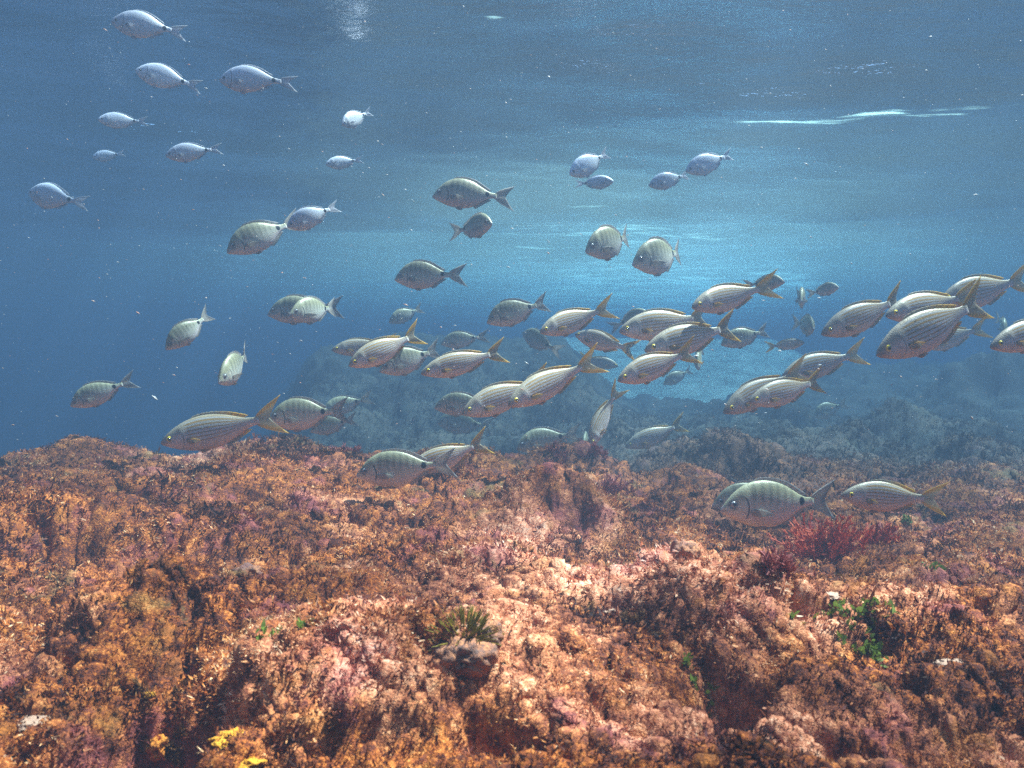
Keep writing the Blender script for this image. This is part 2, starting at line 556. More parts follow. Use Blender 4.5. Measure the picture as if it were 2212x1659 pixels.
painted_glints = np.maximum(painted_glints, (.50 + .13 * fbm(x * 5, y * 9, 77, 4, .6)) * np.exp(-((cyl - .05) / .16) ** 2) * sstep(-.55, -.40, cxl) * sstep(1.9, .2, cxl))
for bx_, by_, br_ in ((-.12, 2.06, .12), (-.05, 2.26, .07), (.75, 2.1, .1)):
    painted_glints = np.maximum(painted_glints, .52 * np.exp(-((x - bx_) ** 2 + (y - by_) ** 2) / br_ ** 2))
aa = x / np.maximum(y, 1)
painted_glints = np.maximum(painted_glints, .66 * sstep(4.4, 9, y) * np.exp(-((aa - .20) / .36) ** 2))
painted_glints = np.maximum(painted_glints, .52 * sstep(3.2, 6.0, y) * np.exp(-((aa - .14) / .45) ** 2))
painted_glints = np.maximum(painted_glints, .25 * np.ones_like(x))
a = wm.attributes.new("painted_glints", 'FLOAT', 'POINT'); a.data.foreach_set("value", painted_glints.astype(np.float32))
glow = .42 * sstep(2.8, 9.5, y + .25 * x + .5 * fbm(x * .8, y * .8, 19, 3)) * np.exp(-((aa - .14) / .42) ** 2)  # broad soft glow painted onto the far surface
a = wm.attributes.new("painted_glow", 'FLOAT', 'POINT'); a.data.foreach_set("value", glow.astype(np.float32))
# clear spots added to the surface colour, letting full sun onto the rock
sun_spots = np.zeros_like(x)
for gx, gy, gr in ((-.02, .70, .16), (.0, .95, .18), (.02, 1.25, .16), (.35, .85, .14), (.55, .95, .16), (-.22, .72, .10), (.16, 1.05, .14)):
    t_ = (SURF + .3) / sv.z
    sun_spots = np.maximum(sun_spots, np.exp(-(((x - gx - sv.x * t_) ** 2 + (y - gy - sv.y * t_) ** 2) / gr ** 2) ** 1.0))
a = wm.attributes.new("added_sun_spots", 'FLOAT', 'POINT'); a.data.foreach_set("value", sun_spots.astype(np.float32))
water = bpy.data.objects.new("water", wm)
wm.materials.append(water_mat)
tag(link(water), kind="structure")

# ------------------------------------------------------------------ haze: the water itself
bx = np.array([[-31, -31, -4.6], [31, -31, -4.6], [31, 31, -4.6], [-31, 31, -4.6],
               [-31, -31, 1.22], [31, -31, 1.22], [31, 31, 1.22], [-31, 31, 1.22]], float)
bf = np.array([[0, 3, 2, 1], [4, 5, 6, 7], [0, 1, 5, 4], [1, 2, 6, 5], [2, 3, 7, 6], [3, 0, 4, 7]])
haze = bpy.data.objects.new("haze", mesh_np("haze", bx, bf, False))
hm = bpy.data.materials.new("sea_haze"); hm.use_nodes = True
ht = hm.node_tree; ht.nodes.clear()
ho = ht.nodes.new("ShaderNodeOutputMaterial"); hv = ht.nodes.new("ShaderNodeVolumePrincipled")
hv.inputs["Color"].default_value = (0.0409, 0.0638, 0.0936, 1)
hv.inputs["Absorption Color"].default_value = (0.0948, 0.2615, 0.3811, 1)
hv.inputs["Density"].default_value = .52
hv.inputs["Anisotropy"].default_value = .15
hv.inputs["Density Attribute"].default_value = ""
ht.links.new(hv.outputs[0], ho.inputs["Volume"])
haze.data.materials.append(hm)
tag(link(haze), "blue sea water haze filling the whole scene", "haze", kind="stuff")

# ------------------------------------------------------------------ fish
SPEC = {
    'salema': dict(
        top=[(0, .004), (.015, .022), (.05, .050), (.10, .080), (.17, .112), (.26, .137), (.36, .147), (.46, .138), (.56, .112), (.65, .076), (.72, .049), (.78, .036), (.83, .036)],
        bot=[(0, -.010), (.02, -.028), (.05, -.046), (.10, -.072), (.17, -.102), (.26, -.128), (.36, -.143), (.46, -.142), (.56, -.118), (.65, -.078), (.72, -.048), (.78, -.034), (.83, -.034)],
        wid=[(0, .006), (.03, .022), (.08, .038), (.15, .050), (.26, .060), (.40, .060), (.55, .046), (.68, .024), (.76, .013), (.83, .007)],
        eye=(.088, .014, .025), tail=(.88, 1.055, .168), dors=(.24, .70, .020), anal=(.50, .70, .020), pec=(.225, -.035, .12, .034), pel=(.30, .075)),
    'bream': dict(
        top=[(0, -.030), (.015, -.008), (.05, .034), (.10, .086), (.17, .138), (.25, .172), (.35, .186), (.45, .176), (.55, .144), (.63, .102), (.70, .062), (.76, .039), (.83, .037)],
        bot=[(0, -.046), (.02, -.062), (.06, -.082), (.12, -.112), (.20, -.145), (.30, -.170), (.40, -.178), (.50, -.166), (.58, -.134), (.66, -.082), (.72, -.050), (.77, -.036), (.83, -.035)],
        wid=[(0, .006), (.03, .024), (.08, .042), (.15, .056), (.26, .066), (.40, .066), (.55, .050), (.68, .026), (.76, .014), (.83, .007)],
        eye=(.104, .016, .027), tail=(.90, 1.055, .172), dors=(.24, .71, .026), anal=(.52, .71, .024), pec=(.235, -.045, .19, .044), pel=(.31, .10)),
    'saddled': dict(
        top=[(0, .004), (.015, .024), (.05, .056), (.10, .090), (.17, .126), (.26, .152), (.36, .160), (.46, .148), (.56, .118), (.65, .078), (.72, .048), (.78, .034), (.83, .034)],
        bot=[(0, -.012), (.02, -.034), (.05, -.056), (.10, -.086), (.17, -.120), (.26, -.148), (.36, -.160), (.46, -.152), (.56, -.122), (.65, -.080), (.72, -.048), (.78, -.033), (.83, -.033)],
        wid=[(0, .006), (.03, .024), (.08, .040), (.15, .052), (.26, .062), (.40, .060), (.55, .046), (.68, .024), (.76, .013), (.83, .007)],
        eye=(.092, .014, .026), tail=(.88, 1.03, .115), dors=(.26, .68, .016), anal=(.52, .68, .016), pec=(.225, -.035, .14, .034), pel=(.30, .08)),
}
for _sp, _k in (('saddled', 1.17), ('bream', 1.09)):
    for _t in ('top', 'bot'):
        SPEC[_sp][_t] = [(u, z * (1 + (_k - 1) * min(1, max(0, (.74 - u) / .2)))) for u, z in SPEC[_sp][_t]]
XC = .48                             # the model's origin on its own length

def prof(tab, u):
    xs = np.array([q[0] for q in tab]); ys = np.array([q[1] for q in tab])
    # monotone-ish smooth interpolation
    m = np.gradient(ys, xs)
    i = np.clip(np.searchsorted(xs, u) - 1, 0, len(xs) - 2)
    h = xs[i + 1] - xs[i]; t = (u - xs[i]) / h
    return ((2 * t ** 3 - 3 * t ** 2 + 1) * ys[i] + (t ** 3 - 2 * t ** 2 + t) * h * m[i]
            + (-2 * t ** 3 + 3 * t ** 2) * ys[i + 1] + (t ** 3 - t ** 2) * h * m[i + 1])

def bent(V, bend):
    V = np.array(V, float)
    def off(x): return bend * (np.maximum(x - .30, 0) ** 2 * 1.1 + .25 * np.minimum(x - .30, 0) ** 2)
    def sl(x): return bend * (np.maximum(x - .30, 0) * 2.2 + .5 * np.minimum(x - .30, 0))
    x = V[:, 0]; s = sl(x); c = 1 / np.sqrt(1 + s * s)
    y = V[:, 1].copy()
    V[:, 0] = x - y * s * c
    V[:, 1] = off(x) + y * c
    n0, n1 = np.array([0, off(np.array(0.))]), np.array([.96, off(np.array(.96))])
    a = -math.atan2(n1[1] - n0[1], n1[0] - n0[0])
    ca, sa = math.cos(a), math.sin(a)
    X_, Y_ = V[:, 0] - n0[0], V[:, 1] - n0[1]
    V[:, 0] = ca * X_ - sa * Y_ - XC
    V[:, 1] = sa * X_ + ca * Y_
    return V

def body_mesh(sp, bend):
    s = SPEC[sp]
    u = np.concatenate([np.linspace(0, .06, 10)[:-1], np.linspace(.06, .30, 22)[:-1], np.linspace(.30, .83, 26)])
    n = 28
    ph = np.linspace(0, 2 * math.pi, n, endpoint=False)
    tz, bz, w = prof(s['top'], u), prof(s['bot'], u), prof(s['wid'], u)
    # gill cover stands a little proud of the flank behind it
    w = w * (1 + .10 * np.exp(-((u - .185) / .035) ** 2))
    mid, half = (tz + bz) / 2, (tz - bz) / 2
    sn, cs = np.sin(ph), np.cos(ph)
    v = np.sign(sn) * np.abs(sn) ** .95
    zz = mid[:, None] + half[:, None] * v[None]
    yy = w[:, None] * (np.sign(cs) * np.abs(cs) ** 1.15)[None]
    # mouth: a shallow notch low on the snout
    xx = u[:, None].repeat(n, 1).copy()
    notch = np.exp(-((v[None] + .15) / .16) ** 2) * np.exp(-(u[:, None] / .02) ** 2)
    xx = xx + .012 * notch
    V = np.stack([xx, yy, zz], -1).reshape(-1, 3)
    A = np.stack([u[:, None].repeat(n, 1), v[None].repeat(len(u), 0), zz], -1).reshape(-1, 3)
    nv = len(V)
    V = np.vstack([V, [[.002, 0, mid[0]], [.832, 0, mid[-1]]]])
    A = np.vstack([A, [[0, 0, mid[0]], [.83, 0, mid[-1]]]])
    F = [grid_faces(len(u), n, True)]
    j = np.arange(n); j2 = (j + 1) % n
    F.append(np.stack([np.full(n, nv), j2, j], 1))
    b = (len(u) - 1) * n
    F.append(np.stack([np.full(n, nv + 1), b + j, b + j2], 1))
    return mesh_np(sp + "_body", bent(V, bend), [f[:, ::-1] for f in F], True, {"fco": ('FLOAT_VECTOR', A)})

def sheet(P, A, bend, name, th=.0022, pre=None):
    """a thin closed fin from a grid of points P (r,c,3)"""
    r, c, _ = P.shape
    N = np.cross(np.gradient(P, axis=1), np.gradient(P, axis=0))
    N /= np.linalg.norm(N, axis=-1, keepdims=True) + 1e-9
    tap = np.linspace(1, .25, r)[:, None, None]
    V = np.concatenate([(P + N * th * tap).reshape(-1, 3), (P - N * th * tap).reshape(-1, 3)])
    AA = np.concatenate([A.reshape(-1, 3)] * 2)
    f = grid_faces(r, c); o = r * c
    F = [f, f[:, ::-1] + o]
    per = [(0, j) for j in range(c)] + [(i, c - 1) for i in range(1, r)] + [(r - 1, j) for j in range(c - 2, -1, -1)] + [(i, 0) for i in range(r - 2, 0, -1)]
    e = np.array([i * c + j for i, j in per]); e2 = np.roll(e, -1)
    F.append(np.stack([e, e + o, e2 + o, e2], 1))
    return mesh_np(name, bent(V, bend), F, True, {"fco": ('FLOAT_VECTOR', AA)})

def tail_mesh(sp, bend):
    x0, x1, zt = SPEC[sp]['tail']; x0 += .04
    t = np.linspace(-1, 1, 25)[None]; q = np.linspace(0, 1, 9)[:, None]
    bzx = .80
    xe = x0 + (x1 - x0) * np.abs(t) ** 1.25
    ze = np.sign(t) * (np.abs(t) ** 1.05) * zt
    x = bzx + (xe - bzx) * q
    z = t * .033 * (1 - q) + ze * q ** (1.0 - .22 * np.abs(t))
    y = .004 * np.sin(t * 6) * q
    P = np.stack([x, y + 0 * x, z], -1)
    A = np.stack([q + 0 * x, t + 0 * x, x], -1)
    return sheet(P, A, bend, sp + "_tail_fin", .003)

def ridge_fin(sp, bend, which):
    s = SPEC[sp]
    u0, u1, h = s['dors'] if which == 'dors' else s['anal']
    tab = s['top'] if which == 'dors' else s['bot']
    sg = 1 if which == 'dors' else -1
    u = np.linspace(u0, u1, 33)[None]; q = np.linspace(0, 1, 5)[:, None]
    t = (u - u0) / (u1 - u0)
    base = prof(tab, u) - sg * .006
    hh = h * np.minimum(1, (t / .08)) ** .6 * (1 - .45 * t) * np.minimum(1, (1 - t) / .05 + .25)
    spn = 1 + .12 * np.where(t < .55, np.sin(t * 2 * math.pi * 20), 0)
    x = u + q * (.030 + .02 * t)
    z = base + sg * q * (hh * spn + .006)
    P = np.stack([x + 0 * z, 0 * z + .002 * np.sin(9 * t) * q, z], -1)
    A = np.stack([q + 0 * z, t + 0 * z, x + 0 * z], -1)
    return sheet(P, A, bend, sp + ("_dorsal_fin" if sg > 0 else "_anal_fin"), .0022)

def paddle(sp, bend, which, side):
    s = SPEC[sp]
    t = np.linspace(-1, 1, 9)[None]; q = np.linspace(0, 1, 8)[:, None]
    if which == 'pec':
        u0, z0, ln, wd = s['pec']
        y0 = prof(s['wid'], np.array(u0)) * .96
        dirv = np.array([.95, .26, -.20]); up = np.array([.18, .10, .97])
    else:
        u0, ln = s['pel']; wd = .026
        z0 = prof(s['bot'], np.array(u0)) * .97; y0 = .012
        dirv = np.array([.90, .14, -.30]); up = np.array([.25, .25, .9])
    dirv = dirv / np.linalg.norm(dirv)
    shape = (np.sin(np.minimum(q * 1.15 + .10, 1) * math.pi * .5) ** .8) * (1 - .75 * q ** 2.2)
    l = ln * q * (1 - .22 * (t + 1) / 2 * 0 - .30 * (1 - t) / 2)
    P = np.array([u0, y0, z0])[None, None] + dirv * l[..., None] + up * (t * wd * shape)[..., None]
    P = P.copy(); P[..., 1] *= side
    A = np.stack([q + 0 * l, t + 0 * l, l + 0 * q], -1)
    return sheet(P, A, bend, sp + "_" + which, .0016)

def ball(cx, cy, cz, rx, ry, rz, nu=14, nv=9):
    a = np.linspace(0, 2 * math.pi, nu, endpoint=False)[None]; b = np.linspace(-math.pi / 2, math.pi / 2, nv)[1:-1, None]
    # poles on the y axis
    x = cx + rx * np.cos(b) * np.cos(a); z = cz + rz * np.cos(b) * np.sin(a); y = cy + ry * np.sin(b) + 0 * a
    V = np.vstack([np.stack([x, y, z], -1).reshape(-1, 3), [[cx, cy - ry, cz], [cx, cy + ry, cz]]])
    F = [grid_faces(nv - 2, nu, True)[:, ::-1] * 1]
    j = np.arange(nu); j2 = (j + 1) % nu; n0 = (nv - 2) * nu
    F.append(np.stack([np.full(nu, n0), j, j2], 1)[:, ::-1]); F.append(np.stack([np.full(nu, n0 + 1), n0 - nu + j2, n0 - nu + j], 1)[:, ::-1])
    return V, F

def eye_mesh(sp, bend, side, pupil):
    u, z, r = SPEC[sp]['eye']
    tz, bz, w = (prof(SPEC[sp][q], np.array(u)) for q in ('top', 'bot', 'wid'))
    v = (z - (tz + bz) / 2) / ((tz - bz) / 2)
    y = w * (1 - v * v) ** .55
    k_ = .58 if pupil else 1
    V, F = ball(u, side * (y - (.000 if pupil else .004)), z, r * k_, (.0085 if pupil else .0085), r * k_)
    return mesh_np(sp + ("_pupil" if pupil else "_eye"), bent(V, bend), F)

# --- fish materials
def fish_body_mat(sp):
    k = NT(sp + "_skin")
    sep = k.n("ShaderNodeSeparateXYZ")
    fa = k.attr("fco").outputs["Vector"]
    k.set(sep.inputs[0], fa)
    u, v, z = sep.outputs
    info = k.n("ShaderNodeObjectInfo").outputs["Random"]
    nz = k.noise(fa, 14, 3, .6)
    if sp == 'salema':
        back, flank, belly = (.40, .33, .22), (.68, .62, .58), (.80, .68, .62)
    elif sp == 'bream':
        back, flank, belly = (.33, .31, .18), (.60, .58, .47), (.78, .70, .66)
    else:
        back, flank, belly = (.66, .70, .78), (.86, .88, .90), (.92, .92, .92)
    col = k.mix(k.sm(v, -.15, .75), flank, back)
    col = k.mix(k.sm(v, -.15, -.75), col, belly)
    col = k.mix(k.math('MULTIPLY', k.math('SUBTRACT', nz, .5), .5), col, (.05, .05, .05))
    def band(val, c, w, soft):
        return k.sm(k.math('ABSOLUTE', k.math('SUBTRACT', val, c)), w + soft, w, 0, 1)
    if sp == 'salema':
        vv = k.math('ADD', v, k.math('MULTIPLY', k.math('SUBTRACT', u, .4), .12))
        s = k.math('SINE', k.math('MULTIPLY', vv, 2 * math.pi * 4.6))
        line = k.sm(s, .30, .80)
        m = k.math('MULTIPLY', k.math('MULTIPLY', k.sm(u, .20, .26), k.sm(u, .80, .66)), k.math('MULTIPLY', k.sm(v, -.62, -.35), k.sm(v, 1.0, .80)))
        col = k.mix(k.math('MULTIPLY', k.math('MULTIPLY', line, m), .9), col, (.42, .21, .010))
        # pale lines between
        pl = k.math('MULTIPLY', k.sm(s, -.3, -.85), m)
        col = k.mix(k.math('MULTIPLY', pl, .45), col, (.56, .56, .58))
        sp_ = k.math('MULTIPLY', band(u, .232, .006, .006), band(z, -.022, .006, .006))
        col = k.mix(sp_, col, (.01, .01, .01))
        hd = k.sm(u, .11, .02)
        col = k.mix(k.math('MULTIPLY', hd, .5), col, (.16, .12, .09))
        gl = k.math('MULTIPLY', band(k.math('ADD', u, k.math('MULTIPLY', k.math('POWER', k.math('ABSOLUTE', k.math('ADD', v, .1)), 2), .06)), .205, .002, .006), k.sm(v, .75, .5))
        col = k.mix(k.math('MULTIPLY', gl, .55), col, (.10, .075, .05))
    elif sp == 'bream':
        # narrow dark bars from the back to mid-flank
        ub = k.math('ADD', u, k.math('MULTIPLY', v, -.012))
        bar = None
        for c_, w_ in ((.262, .010), (.335, .009), (.405, .008), (.47, .008), (.535, .007), (.60, .006)):
            q = band(ub, c_, w_, .014)
            bar = q if bar is None else k.math('MAXIMUM', bar, q)
        m = k.math('MULTIPLY', bar, k.math('MULTIPLY', k.sm(v, -.25, .30), k.sm(v, 1.1, .85)))
        col = k.mix(k.math('MULTIPLY', m, .42), col, (.12, .12, .08))
        # scale rows
        s = k.math('SINE', k.math('MULTIPLY', v, 2 * math.pi * 13))
        m = k.math('MULTIPLY', k.sm(s, .2, .9), k.math('MULTIPLY', k.sm(u, .22, .28), k.sm(u, .74, .6)))
        col = k.mix(k.math('MULTIPLY', m, .22), col, (.10, .09, .05))
        # dark edge of the gill cover
        gu = k.math('ADD', u, k.math('MULTIPLY', k.math('POWER', k.math('ADD', v, .15), 2), .085))
        gl = k.math('MULTIPLY', band(gu, .222, .0035, .006), k.math('MULTIPLY', k.sm(v, -.75, -.5), k.sm(v, .55, .3)))
        col = k.mix(k.math('MULTIPLY', gl, .9), col, (.012, .012, .015))
        # bluish dark cheek round the eye, white lips
        e = k.math('ADD', k.math('POWER', k.math('DIVIDE', k.math('SUBTRACT', u, .095), .045), 2), k.math('POWER', k.math('DIVIDE', k.math('SUBTRACT', z, .012), .05), 2))
        col = k.mix(k.math('MULTIPLY', k.sm(e, 1.1, .3), .65), col, (.10, .095, .13))
        col = k.mix(k.math('MULTIPLY', k.sm(u, .035, .012), .7), col, (.55, .5, .5))
    if sp in ('bream', 'saddled'):
        cx, rx = (.705, .026) if sp == 'bream' else (.735, .026)
        e = k.math('ADD', k.math('POWER', k.math('DIVIDE', k.math('SUBTRACT', u, cx), rx), 2),
                   k.math('POWER', k.math('DIVIDE', k.math('SUBTRACT', z, .012 if sp == 'bream' else .006), .036 if sp == 'bream' else .034), 2))
        if sp == 'saddled':
            col = k.mix(k.math('MULTIPLY', k.sm(e, 4.2, 2.4), .9), col, (.85, .87, .88))
        col = k.mix(k.sm(e, 1.35, .75), col, (.008, .008, .010))
    if sp == 'saddled':
        s = k.math('SINE', k.math('MULTIPLY', v, 2 * math.pi * 8))
        col = k.mix(k.math('MULTIPLY', k.sm(s, .3, .9), .12), col, (.2, .22, .28))
        gl = k.math('MULTIPLY', band(k.math('ADD', u, k.math('MULTIPLY', k.math('POWER', v, 2), .06)), .205, .003, .006), k.sm(v, .75, .5))
        col = k.mix(k.math('MULTIPLY', gl, .7), col, (.06, .06, .08))
    # mouth line
    ml = k.math('MULTIPLY', k.sm(u, .055, .035), band(v, -.15, .05, .06))
    col = k.mix(k.math('MULTIPLY', ml, .7), col, (.03, .02, .02))
    # scales
    mp = k.n("ShaderNodeMapping"); k.set(mp.inputs[0], fa); mp.inputs["Scale"].default_value = (1, .0, 1)
    vr = k.n("ShaderNodeTexVoronoi"); vr.inputs["Scale"].default_value = 120; k.set(vr.inputs["Vector"], mp.outputs[0])
    nb = k.bump(vr.outputs["Distance"], .003, .14)
    hs = k.n("ShaderNodeHueSaturation"); k.set(hs.inputs["Color"], col)
    k.set(hs.inputs["Value"], k.sm(info, 0, 1, .9, 1.12))
    return k.done(k.principled(hs.outputs[0], .40, .08, .45, nb).outputs[0])

def fin_mat(sp):
    k = NT(sp + "_fin")
    sep = k.n("ShaderNodeSeparateXYZ"); k.set(sep.inputs[0], k.attr("fco").outputs["Vector"])
    q, t, l = sep.outputs
    rays = k.math('SINE', k.math('MULTIPLY', t, 60))
    edge = k.sm(k.math('ABSOLUTE', t), .40, .85)
    if sp == 'salema':
        c = k.mix(edge, (.50, .42, .28), (.80, .47, .04))
    elif sp == 'bream':
        c = k.mix(k.sm(q, .55, .95), (.60, .54, .46), (.30, .28, .27))
    else:
        c = k.mix(edge, (.75, .75, .80), (.6, .62, .66))
    c = k.mix(k.math('MULTIPLY', k.sm(rays, .2, .9), .3), c, (.12, .11, .09))
    pr = k.principled(c, .5, 0, .4)
    tl = k.n("ShaderNodeBsdfTranslucent"); k.set(tl.inputs[0], c)
    mx = k.n("ShaderNodeMixShader"); mx.inputs[0].default_value = .4
    k.t.links.new(pr.outputs[0], mx.inputs[1]); k.t.links.new(tl.outputs[0], mx.inputs[2])
    tr = k.n("ShaderNodeBsdfTransparent")
    m2 = k.n("ShaderNodeMixShader")
    k.set(m2.inputs[0], k.sm(q, .1, .9, .04, .26))
    k.t.links.new(mx.outputs[0], m2.inputs[1]); k.t.links.new(tr.outputs[0], m2.inputs[2])
    return k.done(m2.outputs[0])

def plain(name, c, rough=.4, spec=.5):
    k = NT(name)
    n = k.noise(k.pos(), 300, 2, .5)
    return k.done(k.principled(k.mix(k.math('MULTIPLY', n, .3), c, tuple(q * .6 for q in c)), rough, 0, spec).outputs[0])

MATS = {}
for sp in SPEC:
    MATS[sp] = (fish_body_mat(sp), fin_mat(sp))
IRIS = {'salema': plain("gold_iris", (1.0, .74, .03), .3), 'bream': plain("silver_iris", (.5, .5, .48), .2), 'saddled': plain("dark_iris", (.13, .12, .13), .25)}
PUPIL = plain("pupil_black", (.006, .006, .008), .12)
KIND = {'salema': 'salema_fish', 'bream': 'white_bream', 'saddled': 'saddled_bream'}
GROUP = {'salema': 'gold striped salemas swimming in the shoal', 'bream': 'grey breams with a dark tail spot',
         'saddled': 'pale blue saddled breams below the surface'}
PROTO = {}

def build_fish(sp, bend):
    root = bpy.data.objects.new(KIND[sp], None)
    root.empty_display_size = .05
    link(root)
    bm_, fm_ = MATS[sp]
    def part(name, me, mat, par=root):
        me.materials.append(mat)
        o = bpy.data.objects.new(name, me)
        return link(o, par)
    part("body", body_mesh(sp, bend), bm_)
    part("tail_fin", tail_mesh(sp, bend), fm_)
    part("dorsal_fin", ridge_fin(sp, bend, 'dors'), fm_)
    part("anal_fin", ridge_fin(sp, bend, 'anal'), fm_)
    for sd in (1, -1):
        part("pectoral_fin", paddle(sp, bend, 'pec', sd), fm_)
        part("pelvic_fin", paddle(sp, bend, 'pel', sd), fm_)
        e = part("eye", eye_mesh(sp, bend, sd, False), IRIS[sp])
        part("pupil", eye_mesh(sp, bend, sd, True), PUPIL, e)
    return root

def copy_tree(o, parent=None):
    c = o.copy()
    COL.objects.link(c)
    c.parent = parent
    for ch in o.children:
        copy_tree(ch, c)
    return c

FR = random.Random(11)
def place_fish(sp, nose, tail, d, yaw, bend, label, roll=0):
    """nose and tail pixels in the photo, depth in metres, yaw: + nose towards the camera"""
    bend = FR.choice({'salema': (-.25, -.1, .12), 'bream': (.45, .2, -.15, .3), 'saddled': (.45, .2, -.1)}[sp]) if bend != .15 else bend
    key = (sp, bend)
    if key in PROTO:
        root = copy_tree(PROTO[key])
    else:
        root = PROTO[key] = build_fish(sp, bend)
    rn, rt = ray(*nose), ray(*tail)
    L = .2
    if abs(yaw) >= 60:               # seen almost end on: a usual length instead
        L = .19
        v = (rn - rt); v.y = 0
        v = v.normalized() * (L * math.cos(R(yaw)) / 2)
        c = (rn + rt) * .5 * d
        pn = c + v - Vector((0, L * math.sin(R(yaw)) / 2, 0)); pt = c - v + Vector((0, L * math.sin(R(yaw)) / 2, 0))
    for _ in range(0 if abs(yaw) >= 60 else 30):              # length follows from the depth and the yaw
        dy = L * math.sin(R(yaw))
        pn, pt = rn * (d - dy / 2), rt * (d + dy / 2)
        L = .5 * L + .5 * min((pt - pn).length, .45)
    xa = (pt - pn).normalized()
    up = Vector((0, 0, 1)); ya = up.cross(xa).normalized(); za = xa.cross(ya)
    M = Matrix((xa, ya, za)).transposed()
    M = M @ Matrix.Rotation(R(roll), 3, 'X')
    s = L / .96
    root.location = pn + xa * (XC * s)
    root.rotation_euler = M.to_euler()
    root.scale = (s, s * FR.uniform(.9, 1.12), s * FR.uniform(.93, 1.07))
    tag(root, label, "fish", GROUP[sp])
    return root

